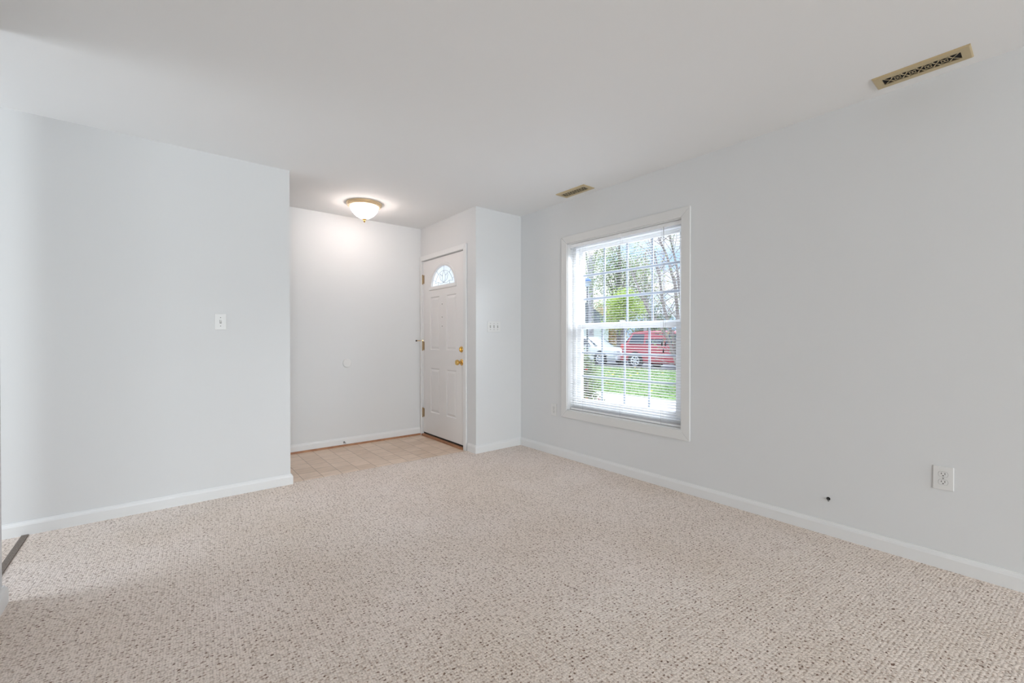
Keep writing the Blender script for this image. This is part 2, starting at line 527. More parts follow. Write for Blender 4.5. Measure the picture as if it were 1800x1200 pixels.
j.box(XD, XD + .165, DY0, DY0 + .012, -.008, DZ).box(XD, XD + .165, DY1 - .012, DY1, -.008, DZ).box(XD, XD + .165, DY0, DY1, DZ - .014, DZ)
j.build('door_frame', M['trim'], door)
MB().box(XD - .02, XD + .165, DY0 + .012, DY1 - .012, -.02, .012).build('threshold', M['wood_trim'], door, bevel=.004)
MB().box(XD + .012, XD + .05, DY0 + .016, DY1 - .016, .013, .030).build('door_sweep', M['dark'], door)

SY0, SY1, SZ0, SZ1, SX = 3.779, 4.676, .030, 2.044, XD + .010
FC, FZ, FR, FH = 4.227, 1.722, .268, .236        # fanlight centre, base, half width, height
def arch(k, n=24, dy=0, dz=0):
    return [(FC + (FR + k) * math.cos(math.pi * i / n), FZ + dz + (FH + k) * math.sin(math.pi * i / n)) for i in range(n + 1)]
# slab built as strips so that the fanlight and the four panels are real openings / recesses
def slab():
    mb = MB()
    t0, t1 = SX, SX + .044
    zt, zb = FZ, FZ + FH
    # below the fanlight: full stiles, rails and recessed fields
    pans = [(3.945, 4.145, .285, .795), (4.300, 4.505, .285, .795), (3.945, 4.145, 1.008, 1.612), (4.300, 4.505, 1.008, 1.612)]
    ys = [SY0, 3.945, 4.145, 4.300, 4.505, SY1]
    zs = [SZ0, .285, .795, 1.008, 1.612, FZ]
    for i in range(5):
        for k in range(5):
            cell = (ys[i], ys[i + 1], zs[k], zs[k + 1])
            if cell in pans:
                continue
            mb.box(t0, t1, *cell)
    for y0, y1, z0, z1 in pans:
        a = [(y0, z0), (y1, z0), (y1, z1), (y0, z1)]
        def rg(i, x):
            return [(x, y0 + i, z0 + i), (x, y1 - i, z0 + i), (x, y1 - i, z1 - i), (x, y0 + i, z1 - i)]
        mb.loft([rg(0, t0), rg(.007, t0 + .007), rg(.016, t0 + .007), rg(.036, t0 + .001), rg(.042, t0 + .001), rg(.042, t1)], cap=False)
        p = rg(.042, t0 + .001)
        mb.quad(*p)
        mb.quad(*rg(0, t1))
    # above: two side pieces and the head, cut to the arch
    n = 24
    A = arch(0.0, n)
    for i in range(n):
        (ya, za), (yb, zb2) = A[i], A[i + 1]
        mb.prism([(yb, zb2), (ya, za), (ya, SZ1), (yb, SZ1)], 'X', t0, t1)
    mb.box(t0, t1, SY0, FC - FR, FZ, SZ1).box(t0, t1, FC + FR, SY1, FZ, SZ1)
    bmesh.ops.remove_doubles(mb.bm, verts=mb.bm.verts, dist=1e-5)
    return mb
ds = slab().build('door_slab', M['door'], door)
# fanlight: moulded frame, leaded glass, lead lines
f = MB()
n = 28
O1, I1 = arch(.028, n), arch(-.012, n)
rings = []
for (yo, zo), (yi, zi) in zip(O1, I1):
    rings.append([(SX, yo, zo), (SX - .010, yo * .8 + yi * .2, zo * .8 + zi * .2), (SX - .012, yo * .4 + yi * .6, zo * .4 + zi * .6), (SX - .004, yi, zi), (SX + .03, yi, zi), (SX + .03, yo * .3 + yi * .7, zo * .3 + zi * .7)])
f.loft(rings)
bar = [(SX, FZ - .034), (SX - .010, FZ - .028), (SX - .012, FZ - .005), (SX - .004, FZ + .010), (SX + .03, FZ + .010), (SX + .03, FZ - .006)]
f.loft([[(x, FC - FR - .028, z) for x, z in bar], [(x, FC + FR + .028, z) for x, z in bar]])
f.build('fanlight_frame', M['door'], ds, smooth=True)
g = MB()
g.prism(arch(-.004, n), 'X', SX + .018, SX + .022)
g.build('fanlight_glass', M['frosted'], ds)
c = MB()
def came(pts):
    c.tube([(SX + .015, FC + y, FZ + z) for y, z in pts], .0019, 6)
def ell(k, a0, a1, n=14, cz=0.0):
    return [(FR * k * math.cos(R(a0 + (a1 - a0) * i / n)), cz + FH * k * math.sin(R(a0 + (a1 - a0) * i / n))) for i in range(n + 1)]
came(ell(.72, 14, 166))
for a in (22, 52, 90, 128, 158):
    ca, sa = math.cos(R(a)), math.sin(R(a))
    came([(FR * .72 * ca, FH * .72 * sa), (FR * .95 * ca, FH * .95 * sa)])
for sgn in (-1, 1):
    came([(0, .035), (sgn * .035, .075), (sgn * .03, .125), (0, .17)])
    came([(0, .035), (sgn * .07, .07), (sgn * .088, .115), (sgn * .075, .14)])
    came([(sgn * .075, .14), (sgn * .045, .112), (sgn * .03, .125)])
    came([(0, .035), (sgn * .07, .03), (sgn * .12, .05), (sgn * .187, .042)])
    came([(sgn * .12, .05), (sgn * .128, .012)])
c.build('fanlight_came', M['came'], ds, smooth=True)
h3 = MB()
for z in (1.519, 1.374, 1.274):
    h3.lathe([(0, .001), (.006, .001), (.006, -.003), (0, -.003)], (SX, 4.236, z), 'X', 12)
h3.build('screw_hole', M['screw'], ds)
# knob, deadbolt
k = MB()
k.lathe([(0, 0), (.033, 0), (.033, -.004), (.028, -.009), (.014, -.012), (.012, -.030), (.015, -.036), (.026, -.044), (.0295, -.056), (.026, -.066), (.012, -.070), (0, -.070)], (SX, 3.836, .889), 'X', 28)
k.build('door_knob', M['brass'], door, smooth=True)
k = MB()
k.lathe([(0, 0), (.032, 0), (.032, -.005), (.026, -.011), (.012, -.013), (0, -.013)], (SX, 3.840, 1.023), 'X', 28)
k.box(SX - .026, SX - .010, 3.836, 3.844, 1.006, 1.040)
k.build('deadbolt', M['brass'], door, smooth=True)
for z in (1.835, 1.05, .26):
    hm = MB()
    hm.tube([(SX - .008, SY1 + .006, z - .052), (SX - .008, SY1 + .006, z + .052)], .0065, 10)
    hm.tube([(SX - .008, SY1 + .006, z + .052), (SX - .008, SY1 + .006, z + .060)], [.008, .003], 10)
    hm.tube([(SX - .008, SY1 + .006, z - .060), (SX - .008, SY1 + .006, z - .052)], [.003, .008], 10)
    hm.box(SX - .002, SX + .001, SY1 - .022, SY1 + .006, z - .05, z + .05)
    hm.build('hinge', M['brass_old'], door, smooth=True)
hs = MB()
hs.tube([(SX - .008, SY1 + .006, 1.112), (SX - .03, SY1 + .02, 1.112), (SX - .075, SY1 + .025, 1.110)], .004, 8)
hs.tube([(SX - .008, SY1 + .006, 1.112), (SX - .02, SY1 - .02, 1.112)], .004, 8)
hso = hs.build('hinge_stop', M['brass'], door, smooth=True)
MB().lathe([(0, 0), (.009, 0), (.009, -.012), (0, -.014)], (SX - .075, SY1 + .025, 1.110), 'X', 12).build('rubber_tip', M['dark'], hso, smooth=True)

# ------------------------------------------------------------------ front window
win = thing('window_1', (XR, 2.292, WZ0), 'white double hung front window with mitred casing', None, None, 'structure')
c = MB()
casing(c, XR, .016, WY0, WY1, WZ0, WZ1, .072, 'abs')
c.build('window_casing', M['trim_grey'], win, bevel=.004)
j = MB()
j.box(XR - .002, XR + .07, WY0 - .001, WY0 + .006, WZ0, WZ1).box(XR - .002, XR + .07, WY1 - .006, WY1 + .001, WZ0, WZ1)
j.box(XR - .002, XR + .07, WY0, WY1, WZ1 - .006, WZ1 + .001).box(XR - .002, XR + .07, WY0, WY1, WZ0 - .001, WZ0 + .008)
j.build('window_jamb', M['trim'], win)
def rect_frame(mb, x0, x1, y0, y1, z0, z1, l, r_, b, t):
    mb.box(x0, x1, y0, y0 + l, z0, z1).box(x0, x1, y1 - r_, y1, z0, z1)
    mb.box(x0, x1, y0 + l, y1 - r_, z0, z0 + b).box(x0, x1, y0 + l, y1 - r_, z1 - t, z1)
    return mb
f = MB()
rect_frame(f, XR + .068, XR + .165, WY0 + .006, WY1 - .006, WZ0 + .008, WZ1 - .006, .040, .040, .050, .034)
f.box(XR + .112, XR + .118, WY1 - .062, WY1 - .046, 1.25, WZ1 - .04)
f.build('window_frame', M['vinyl'], win, bevel=.003)
us = rect_frame(MB(), XR + .118, XR + .148, 1.756, 2.828, 1.240, 1.996, .042, .042, .042, .040).build('upper_sash', M['vinyl'], win, bevel=.004)
ls = rect_frame(MB(), XR + .084, XR + .116, 1.756, 2.828, .512, 1.268, .052, .052, .056, .045)
ls.box(XR + .074, XR + .084, 1.80, 2.78, 1.236, 1.250)
ls = ls.build('lower_sash', M['vinyl'], win, bevel=.004)
MB().box(XR + .135, XR + .139, 1.79, 2.79, 1.275, 1.962).build('pane', M['glass'], us)
MB().box(XR + .101, XR + .105, 1.80, 2.78, .560, 1.230).build('pane', M['glass'], ls)
def muntins(par, x, y0, y1, z0, z1):
    mb = MB()
    for i in (1, 2, 3):
        y = y0 + (y1 - y0) * i / 4
        mb.box(x - .003, x + .003, y - .009, y + .009, z0, z1)
    for i in (1, 2):
        z = z0 + (z1 - z0) * i / 3
        mb.box(x - .0035, x + .0035, y0, y1, z - .009, z + .009)
    mb.build('muntin_grid', M['muntin'], par)
muntins(us, XR + .131, 1.797, 2.786, 1.281, 1.957)
muntins(ls, XR + .097, 1.807, 2.777, .567, 1.224)
lk = MB()
lk.box(XR + .088, XR + .112, 2.26, 2.32, 1.268, 1.276)
lk.tube([(XR + .1, 2.29, 1.276), (XR + .1, 2.29, 1.284), (XR + .09, 2.31, 1.287), (XR + .085, 2.335, 1.287)], .005, 8)
lk.build('sash_lock', M['vinyl'], ls, smooth=True)

# ------------------------------------------------------------------ mini blind
BX = XR + .036
blind = thing('mini_blind', (BX, 2.292, WZ1 - .012), 'white horizontal mini blind hanging open inside the front window', 'blind')
hr = MB()
hr.box(BX - .014, BX + .014, WY0 + .010, WY1 - .010, WZ1 - .036, WZ1 - .007)
hr.build('headrail', M['slat'], blind, bevel=.002)
for y in (WY0 + .02, 2.29, WY1 - .02):
    MB().box(BX - .017, BX + .017, y - .012, y + .012, WZ1 - .04, WZ1 - .006).build('headrail_bracket', M['vinyl'], blind, bevel=.001)
Y0, Y1 = WY0 + .012, WY1 - .012
LADY = (1.897, 2.284, 2.70)
slat_mesh = None
z = WZ1 - .050
zs = []
while z > .512:
    zs.append(z)
    z -= .0215
zs += [.504, .497, .490]
rs = random.Random(4)
for i, z in enumerate(zs):
    if slat_mesh is None:
        mb = MB()
        prof = [(-.0125, -.0006), (-.0065, .0009), (0, .0014), (.0065, .0009), (.0125, -.0006)]
        rings = []
        for y in (Y0, Y1):
            ct, st_ = math.cos(R(5)), math.sin(R(5))       # room edge tipped down
            rings.append([(BX + a * ct - b * st_, y, z + a * st_ + b * ct) for a, b in prof] + [(BX + a * ct - b * st_, y, z + a * st_ + b * ct - .0004) for a, b in reversed(prof)])
        mb.loft(rings)
        o = mb.build('slat', M['slat'], blind, smooth=True)
        slat_mesh = o.data
        z_first = z
    else:
        o = bpy.data.objects.new('slat', slat_mesh)
        COL.objects.link(o)
        o.parent = blind
        o.location = (0, 0, z - z_first)
        o.rotation_euler = (0, 0, 0)
MB().box(BX - .012, BX + .012, Y0, Y1, .468, .484).build('bottom_rail', M['slat'], blind, bevel=.003)
for y in LADY:
    lad = MB()
    for dx in (-.0135, .0135):
        lad.tube([(BX + dx, y, WZ1 - .04), (BX + dx, y, .472)], .0007, 5)
    lad.build('ladder_cord', M['cord'], blind)
lc = MB()
lc.tube([(BX - .018, 1.876, WZ1 - .03), (BX - .020, 1.874, 1.6), (BX - .020, 1.872, 1.05)], .0013, 6)
lc.tube([(BX - .018, 1.872, WZ1 - .03), (BX - .021, 1.862, 1.5), (BX - .021, 1.855, 1.10)], .0011, 6)
lco = lc.build('lift_cord', M['cord'], blind)
for y, zt in ((1.872, 1.050), (1.855, 1.105), (1.884, 1.105)):
    tm = MB()
    tm.lathe([(0, .006), (.003, .004), (.006, -.020), (.0045, -.026), (0, -.026)], (BX - .021, y, zt), 'Z', 12)
    tm.build('tassel', M['tassel'], lco, smooth=True)

# ------------------------------------------------------------------ plates on the walls
def toggle_plate(name, loc, face, gangs, label, group=None):
    """face: 'Y' plate on a wall facing -Y"""
    x, y, z = loc
    t = thing(name, loc, label, 'light switch', group)
    wd = .070 + .046 * (gangs - 1)
    MB().box(x - wd / 2, x + wd / 2, y - .006, y, z - .057, z + .057).build('cover_plate', M['plate'], t, bevel=.003)
    for g_ in range(gangs):
        gx = x + (g_ - (gangs - 1) / 2) * .046
        up = 1 if g_ != 1 else -1
        sl = MB().box(gx - .006, gx + .006, y - .0068, y - .005, z - .012, z + .012).build('switch_slot', M['screw'], t)
        tg = MB()
        tg.loft([[(gx - .0045, y - .006, z - .006), (gx + .0045, y - .006, z - .006), (gx + .0045, y - .006, z + .006), (gx - .0045, y - .006, z + .006)],
                 [(gx - .0035, y - .019, z - .003 + up * .008), (gx + .0035, y - .019, z - .003 + up * .008), (gx + .0035, y - .019, z + .003 + up * .008), (gx - .0035, y - .019, z + .003 + up * .008)]])
        tg.build('toggle', M['plate'], t, bevel=.001)
        for dz in (-.030, .030):
            MB().lathe([(0, -.005), (.0035, -.005), (.0032, -.0075), (0, -.0078)], (gx, y, z + dz), 'Y', 10).build('screw', M['screw'], t)
    return t
toggle_plate('light_switch', (.338, YL, 1.255), 'Y', 1, 'single toggle light switch with white plate on the left wall')
toggle_plate('light_switch', (2.645, YJ, 1.257), 'Y', 3, 'wide three toggle light switch plate on narrow wall beside the front door')

def outlet(loc, label):
    x, y, z = loc
    t = thing('electrical_outlet', loc, label, 'outlet', 'wall outlets')
    MB().box(x - .006, x, y - .0375, y + .0375, z - .058, z + .058).build('cover_plate', M['plate'], t, bevel=.003)
    for dz in (.0195, -.0195):
        rm = MB()
        pts = []
        for k in range(24):
            a = 2 * math.pi * k / 24
            pts.append((y + .0172 * math.cos(a), z + dz + max(-.0125, min(.0125, .0172 * math.sin(a)))))
        rm.prism(pts, 'X', x - .0075, x - .004)
        r_ = rm.build('receptacle', M['plate'], t)
        em = MB()
        big = [(y + .0180 * math.cos(2 * math.pi * k / 24), z + dz + max(-.0133, min(.0133, .0180 * math.sin(2 * math.pi * k / 24)))) for k in range(24)]
        em.prism(big, 'X', x - .0064, x - .004)
        em.build('receptacle_gap', M['screw'], r_)
        sm = MB()
        sm.box(x - .0080, x - .006, y - .0075, y - .0052, z + dz - .001, z + dz + .008)
        sm.box(x - .0080, x - .006, y + .0052, y + .0075, z + dz - .0002, z + dz + .007)
        sm.lathe([(0, -.006), (.0026, -.006), (.0026, -.0080), (0, -.0080)], (x, y, z + dz - .0065), 'X', 12)
        sm.build('socket_slot', M['dark'], r_)
    MB().lathe([(0, -.005), (.003, -.005), (.003, -.0072), (0, -.0074)], (x, y, z), 'X', 10).build('screw', M['screw'], t)
    return t
outlet((XR, .3235, .446), 'duplex outlet with white plate nearest the camera on the long window wall')
outlet((XR, 3.054, .439), 'duplex outlet with white plate between the window and the far corner')

# coax stub in a rough hole
t = thing('cable_stub', (XR, .798, .208), 'short dark coax cable end poking from bare hole low on the window wall', 'cable')
MB().lathe([(0, .001), (.010, .001), (.0095, -.0012), (0, -.0012)], (XR, .798, .208), 'X', 14).build('wall_hole', M['dark'], t)
MB().tube([(XR - .001, .798, .208), (XR - .012, .797, .207), (XR - .022, .793, .205)], .0045, 10).build('cable', M['dark'], t, smooth=True)
MB().tube([(XR - .020, .794, .2055), (XR - .030, .790, .2035)], .0038, 8).build('connector', M['screw'], t, smooth=True)

# round wall protector + spring stop remains in the entry
tag(MB().lathe([(0, 0), (.046, 0), (.046, .004), (.043, .007), (.036, .008), (0, .0085)], (1.557, YB, .873), 'Y', 40, -1).build('wall_protector', M['rubber'], smooth=True),
    'round white door bumper disc stuck on the entry wall', 'wall bumper')
t = thing('door_stop', (1.519, YB - .016, .036), 'small broken metal door stop screwed to the entry baseboard', 'door stop')
MB().lathe([(0, 0), (.009, 0), (.009, .003), (.005, .006), (0, .006)], (1.519, YB - .016, .036), 'Y', 14, -1).build('base', M['screw'], t, smooth=True)
MB().tube([(1.519, YB - .020, .036), (1.512, YB - .036, .030), (1.510, YB - .048, .022)], .0022, 6).tube([(1.521, YB - .020, .038), (1.527, YB - .034, .034), (1.526, YB - .046, .024)], .0022, 6).build('bent_spring', M['dark'], t)

# dark seam strip on the carpet at the hall opening
tag(MB().box(-.622, -.592, 2.80, 3.706, -.002, .006).build('carpet_strip', M['strip'], bevel=.002), 'dark grey brown carpet joining strip across the hall opening at the left', 'floor strip')

# ------------------------------------------------------------------ ceiling registers
def register(cx, cy, lx, ly, label):
    t = thing('ceiling_vent', (cx, cy, H), label, 'vent', 'brass ceiling registers')
    x0, x1, y0, y1 = cx - lx / 2, cx + lx / 2, cy - ly / 2, cy + ly / 2
    b = .034
    bx = .036
    fm = MB()
    def rg(i, z):
        return [(x0 + i, y0 + i, z), (x1 - i, y0 + i, z), (x1 - i, y1 - i, z), (x0 + i, y1 - i, z)]
    def rg2(z):
        return [(x0 + bx, y0 + b, z), (x1 - bx, y0 + b, z), (x1 - bx, y1 - b, z), (x0 + bx, y1 - b, z)]
    fm.loft([rg(0, H), rg(.0, H - .003), rg(.005, H - .0075), rg(.009, H - .008), rg2(H - .0075), rg2(H - .0005)], cap=False)
    fm.build('frame', M['brass_vent'], t)
    MB().box(x0 + bx, x1 - bx, y0 + b, y1 - b, H - .0025, H - .0005).build('duct_shade_panel', M['duct'], t)  # flat black sheet in place of the shaded recess
    gm = MB()
    ix0, ix1, iy0, iy1 = x0 + bx, x1 - bx, y0 + b, y1 - b
    L = (iy1 - iy0)
    wv = (ix1 - ix0) / 2
    nu = 4
    end = L * .10
    u = (L - 2 * end) / nu
    zz = H - .0072
    def rib(pts, w=.0030):
        gm.ribbon([(cx + a, yy, zz) for a, yy in pts], w, (0, 0, 1), .0015)
    for i in range(nu + 1):       # crossing ogee straps between the scroll pairs
        yb = iy0 + end + u * i
        for s in (-1, 1):
            if i > 0:
                rib([(s * wv * .02, yb), (s * wv * .40, yb - u * .10), (s * wv * .75, yb - u * .17), (s * wv * 1.0, yb - u * .20)])
            if i < nu:
                rib([(s * wv * .02, yb), (s * wv * .40, yb + u * .10), (s * wv * .75, yb + u * .17), (s * wv * 1.0, yb + u * .20)])
            if i in (0, nu):
                d = -1 if i == 0 else 1
                rib([(s * wv * .02, yb), (s * wv * .4, yb + d * end * .35), (s * wv * .98, yb + d * end * .8)])
    for i in range(nu):
        yc = iy0 + end + u * (i + .5)
        for s in (-1, 1):         # a pair of C scrolls: big outer bow, small curled ends at the middle
            pts = [(s * wv * (.02 + .90 * math.sin(R(a))), yc - u * .40 * math.cos(R(a))) for a in range(12, 169, 13)]
            rib(pts)
            for d in (-1, 1):
                cyy, cxx = yc + d * u * .15, s * wv * .22
                rib([(s * wv * .02, yc), (s * wv * .12, yc + d * u * .02), (s * wv * .36, yc + d * u * .05), (s * wv * .46, yc + d * u * .13),
                     (s * wv * .36, yc + d * u * .21), (s * wv * .18, yc + d * u * .20), (s * wv * .14, yc + d * u * .14)], .0026)
    gm.build('scroll_grille', M['brass_vent'], t)
    return t
register(2.858, .3955, .136, .345, 'large brass scroll ceiling vent nearest the camera above the window wall')
register(2.860, 2.648, .142, .335, 'small looking brass scroll ceiling vent beyond the window near the far corner')

# ------------------------------------------------------------------ entry ceiling light
LX, LY = 1.543, 4.172
lt = thing('ceiling_light', (LX, LY, H), 'lit white glass dome ceiling light with gilt ring in the entry', 'ceiling light')
MB().lathe([(0, H), (.165, H), (.165, H - .008), (.158, H - .012), (.160, H - .020), (.152, H - .025), (.153, H - .032), (.145, H - .036), (.132, H - .036), (.132, H - .02), (0, H - .02)], (LX, LY, 0), 'Z', 48).build('ring', M['brass_pale'], lt, smooth=True)
MB().lathe([(0, H - .022), (.131, H - .024), (.1315, H - .040), (.127, H - .056), (.116, H - .078), (.098, H - .100), (.074, H - .121), (.046, H - .138), (.022, H - .149), (0, H - .151)], (LX, LY, 0), 'Z', 48).build('glass_dome', M['lamp_glass'], lt, smooth=True)
MB().lathe([(0, H - .147), (.022, H - .148), (.020, H - .155), (.010, H - .160), (.012, H - .166), (.008, H - .174), (.004, H - .182), (0, H - .184)], (LX, LY, 0), 'Z', 20).build('finial', M['brass'], lt, smooth=True)

# ------------------------------------------------------------------ outside
GZ = -.17
struct(MB().prism([(3.18, -14), (6.9, -14), (6.9, 50), (3.18, 50)], 'Z', GZ - .1, GZ - .0).build('ground', M['concrete']))
lawn = MB().prism([(8.35, -14), (16.3, -14), (16.3, 50), (8.35, 50)], 'Z', GZ - .1, GZ).build('lawn', M['lawn'])
struct(lawn)
struct(MB().box(6.9, 8.35, -14, 50, GZ - .1, GZ + .005).build('front_path', M['concrete']))
struct(MB().box(16.3, 16.45, -14, 50, GZ - .15, GZ + .01).build('kerb', M['concrete']))
struct(MB().box(16.45, 27, -14, 50, GZ - .2, GZ - .06).build('road', M['asphalt']))
struct(MB().box(27, 90, -30, 90, GZ - .1, GZ).build('far_ground', M['lawn']))
rnd = random.Random(11)
gb = MB()
for _ in range(16000):
    x, y = rnd.uniform(8.4, 16.2), rnd.uniform(3.0, 15.0)
    if math.hypot(x - 10.27, y - 5.85) < .15 or math.hypot(x - 10.72, y - 9.37) < .12:
        continue
    a = rnd.uniform(0, math.pi)
    w_, h_ = .012, rnd.uniform(.02, .045)
    dx, dy = math.cos(a) * w_, math.sin(a) * w_
    lx_, ly_ = rnd.uniform(-.03, .03), rnd.uniform(-.03, .03)
    gb.quad((x - dx, y - dy, GZ - .003), (x + dx, y + dy, GZ - .003), (x + dx * .2 + lx_, y + dy * .2 + ly_, GZ + h_), (x - dx * .2 + lx_, y - dy * .2 + ly_, GZ + h_))
tag(gb.build('grass_blades', M['grass_blade']), 'short green grass blades over the front lawn', 'grass', None, 'stuff')
yl = MB()
for _ in range(170):
    x, y = rnd.uniform(8.5, 16), rnd.uniform(4, 13)
    a = rnd.uniform(0, 6.28)
    s_ = rnd.uniform(.03, .06)
    dx, dy = math.cos(a) * s_, math.sin(a) * s_
    z0 = GZ + .05
    yl.quad((x - dx, y - dy, z0), (x + dy, y - dx, z0 + .02), (x + dx, y + dy, z0 + .03), (x - dy, y + dx, z0 + .01))
tag(yl.build('fallen_leaves', M['yellow_leaf']), 'yellow fallen leaves scattered over the green lawn', 'leaves', None, 'stuff')

# --- cars
def car(name, loc, paint, label, spec):
    """car faces -Y (front at low y); origin on the road at the middle"""
    X, Y, Z = loc
    L, Wd = spec['L'], spec['W']
    t = thing(name, loc, label, 'car')
    def P(s, yy, zz):      # s: 0 front .. L rear along +Y ; yy across (-: near side, towards the house)
        return (X + yy, Y - L / 2 + s, Z + zz)
    # lower body: cross sections
    rings = []
    for s, hw, zb, zt in spec['body']:
        hw *= Wd / 2
        prof = [(-hw * .86, zb), (-hw * .98, zb + .10), (-hw, (zb + zt) * .5), (-hw * .97, zt - .06), (-hw * .88, zt), (hw * .88, zt), (hw * .97, zt - .06), (hw, (zb + zt) * .5), (hw * .98, zb + .10), (hw * .86, zb)]
        rings.append([P(s, a, b) for a, b in prof])
    body = MB().loft(rings).build('body', paint, t, smooth=True)
    # greenhouse
    rings = []
    for s, hw, zb, zt in spec['cabin']:
        hw *= Wd / 2
        rings.append([P(s, a, b) for a, b in ((-hw, zb), (-hw * .94, zb + (zt - zb) * .5), (-hw * .86, zt - .05), (-hw * .74, zt), (hw * .74, zt), (hw * .86, zt - .05), (hw * .94, zb + (zt - zb) * .5), (hw, zb))])
    MB().loft(rings).build('cabin', paint, t, smooth=True)
    for s0, s1, s2, s3 in spec['side_glass']:      # bottom s0..s1, top s2..s3
        for sd in (-1, 1):
            g_ = MB()
            zb, zt = spec['glass_z']
            hb, ht = Wd / 2 * .93, Wd / 2 * .82
            rings = []
            for off in (-.02, .012):
                rings.append([P(s0, sd * (hb + off), zb), P(s1, sd * (hb + off), zb), P(s3, sd * (ht + off), zt), P(s2, sd * (ht + off), zt)])
            g_.loft(rings)
            g_.build('side_window', M['car_glass'], t)
    for nm, a, b in spec['screens']:
        g_ = MB()
        (sa, za), (sb, zb) = a, b
        d = -.015 if nm == 'windscreen' else .015
        rings = []
        for off in (-d, d):
            rings.append([P(sa + off, -Wd * .42, za), P(sa + off, Wd * .42, za), P(sb + off, Wd * .34, zb), P(sb + off, -Wd * .34, zb)])
        g_.loft(rings)
        g_.build(nm, M['car_glass'], t)
    for s in spec['wheels']:
        for sd in (-1, 1):
            xc = sd * (Wd / 2 - .09)
            wm = MB().lathe([(.20, -.105), (.30, -.11), (.335, -.085), (.335, .085), (.30, .11), (.20, .105)], P(s, xc, .335), 'X', 28).build('wheel', M['tyre'], t, smooth=True)
            rm = MB()
            c0 = Vector(P(s, xc + sd * .108, .335))
            rm.lathe([(.0, .0), (.06, .012), (.07, .004), (.07, -.02), (0, -.02)], c0, 'X', 16, sd)
            rm.lathe([(.235, -.02), (.235, .006), (.20, .010), (.19, -.01), (.19, -.02)], c0, 'X', 28, sd)
            for k in range(7):
                a = 2 * math.pi * k / 7
                p0 = c0 + Vector((0, math.cos(a) * .05, math.sin(a) * .05))
                p1 = c0 + Vector((0, math.cos(a) * .2, math.sin(a) * .2))
                rm.tube([p0, p1], [.026, .034], 6)
            rm.build('hubcap', M['rim'], wm, smooth=False)
            am = MB().lathe([(.0, 0), (.40, 0), (.40, .012), (0, .012)], P(s, sd * (Wd / 2 * .985), .36), 'X', 28, sd).build('wheel_arch', M['dark'], t)
    for sd in (-1, 1):
        MB().tube([P(s_, sd * Wd / 2 * 1.0, z_) for s_, z_ in spec['rub']], .02, 6).build('side_moulding', M['car_grey'], t)
        for s_ in spec['handles']:
            MB().box(X + sd * Wd / 2 - .015, X + sd * Wd / 2 + .015, Y - L / 2 + s_ - .09, Y - L / 2 + s_ + .09, Z + spec['hz'] - .02, Z + spec['hz'] + .02).build('door_handle', paint, t, bevel=.008)
        for nm, s_, z_, mt in (('tail_lamp', L - .10, spec['tail_z'], M['lamp_red']), ('headlamp', .14, spec['head_z'], M['lamp_clear'])):
            MB().box(X + sd * Wd * .40 - .13, X + sd * Wd * .40 + .16, Y - L / 2 + s_ - .12, Y - L / 2 + s_ + .10, Z + z_ - .12, Z + z_ + .12).build(nm, mt, t, bevel=.05)
        MB().box(X + sd * (Wd / 2 + .02) - .08, X + sd * (Wd / 2 + .02) + .08, Y - L / 2 + spec['mirror'][0] - .06, Y - L / 2 + spec['mirror'][0] + .06, Z + spec['mirror'][1] - .07, Z + spec['mirror'][1] + .07).build('mirror', paint, t, bevel=.03)
    MB().box(X - Wd * .46, X + Wd * .46, Y - L / 2 - .02, Y - L / 2 + .14, Z + .30, Z + .52).build('front_bumper', spec['bump'], t, bevel=.05)
    MB().box(X - Wd * .46, X + Wd * .46, Y + L / 2 - .14, Y + L / 2 + .03, Z + .32, Z + .56).build('rear_bumper', spec['bump'], t, bevel=.05)
    return t
RZ = GZ - .06
suv = dict(L=4.7, W=1.82,
    body=[(0, .72, .42, .78), (.12, .90, .34, .92), (.5, .97, .26, .98), (1.2, 1, .24, 1.04), (2.4, 1, .24, 1.06), (3.6, 1, .24, 1.08), (4.3, .98, .28, 1.08), (4.6, .94, .34, 1.05), (4.7, .82, .42, .95)],
    cabin=[(1.05, .86, 1.0, 1.03), (1.75, .92, 1.03, 1.62), (2.2, .94, 1.03, 1.72), (3.3, .94, 1.03, 1.73), (4.1, .93, 1.03, 1.68), (4.55, .90, 1.03, 1.10)],
    side_glass=[(1.38, 2.30, 1.85, 2.30), (2.40, 3.32, 2.40, 3.32), (3.42, 4.25, 3.42, 4.02)], glass_z=(1.12, 1.58),
    screens=[('windscreen', (1.10, 1.10), (1.74, 1.60)), ('rear_window', (4.50, 1.16), (4.16, 1.62))],
    wheels=(.95, 3.82), rub=[(.5, .62), (4.4, .62)], handles=(2.2, 3.2), hz=.95, tail_z=.98, head_z=.78, mirror=(1.5, 1.10), bump=M['car_red'])
sedan = dict(L=4.8, W=1.80,
    body=[(0, .70, .40, .66), (.12, .88, .32, .76), (.6, .97, .24, .86), (1.4, 1, .22, .94), (2.6, 1, .22, .97), (3.8, .99, .24, .98), (4.5, .95, .30, .96), (4.8, .80, .40, .86)],
    cabin=[(1.35, .84, .90, .95), (2.1, .90, .94, 1.42), (2.5, .92, .94, 1.48), (3.2, .92, .94, 1.48), (3.7, .90, .94, 1.38), (4.3, .84, .94, .99)],
    side_glass=[(1.72, 2.55, 2.14, 2.55), (2.65, 3.55, 2.65, 3.42)], glass_z=(1.02, 1.36),
    screens=[('windscreen', (1.46, 1.0), (2.12, 1.42)), ('rear_window', (4.22, 1.02), (3.72, 1.38))],
    wheels=(1.02, 3.78), rub=[(.6, .52), (4.3, .52)], handles=(2.45, 3.4), hz=.85, tail_z=.80, head_z=.64, mirror=(1.85, 1.0), bump=M['car_white'])
car('parked_car', (18.05, 12.95 - 2.35, RZ), M['car_red'], 'dark red tall wagon parked at the kerb seen through the window', suv)
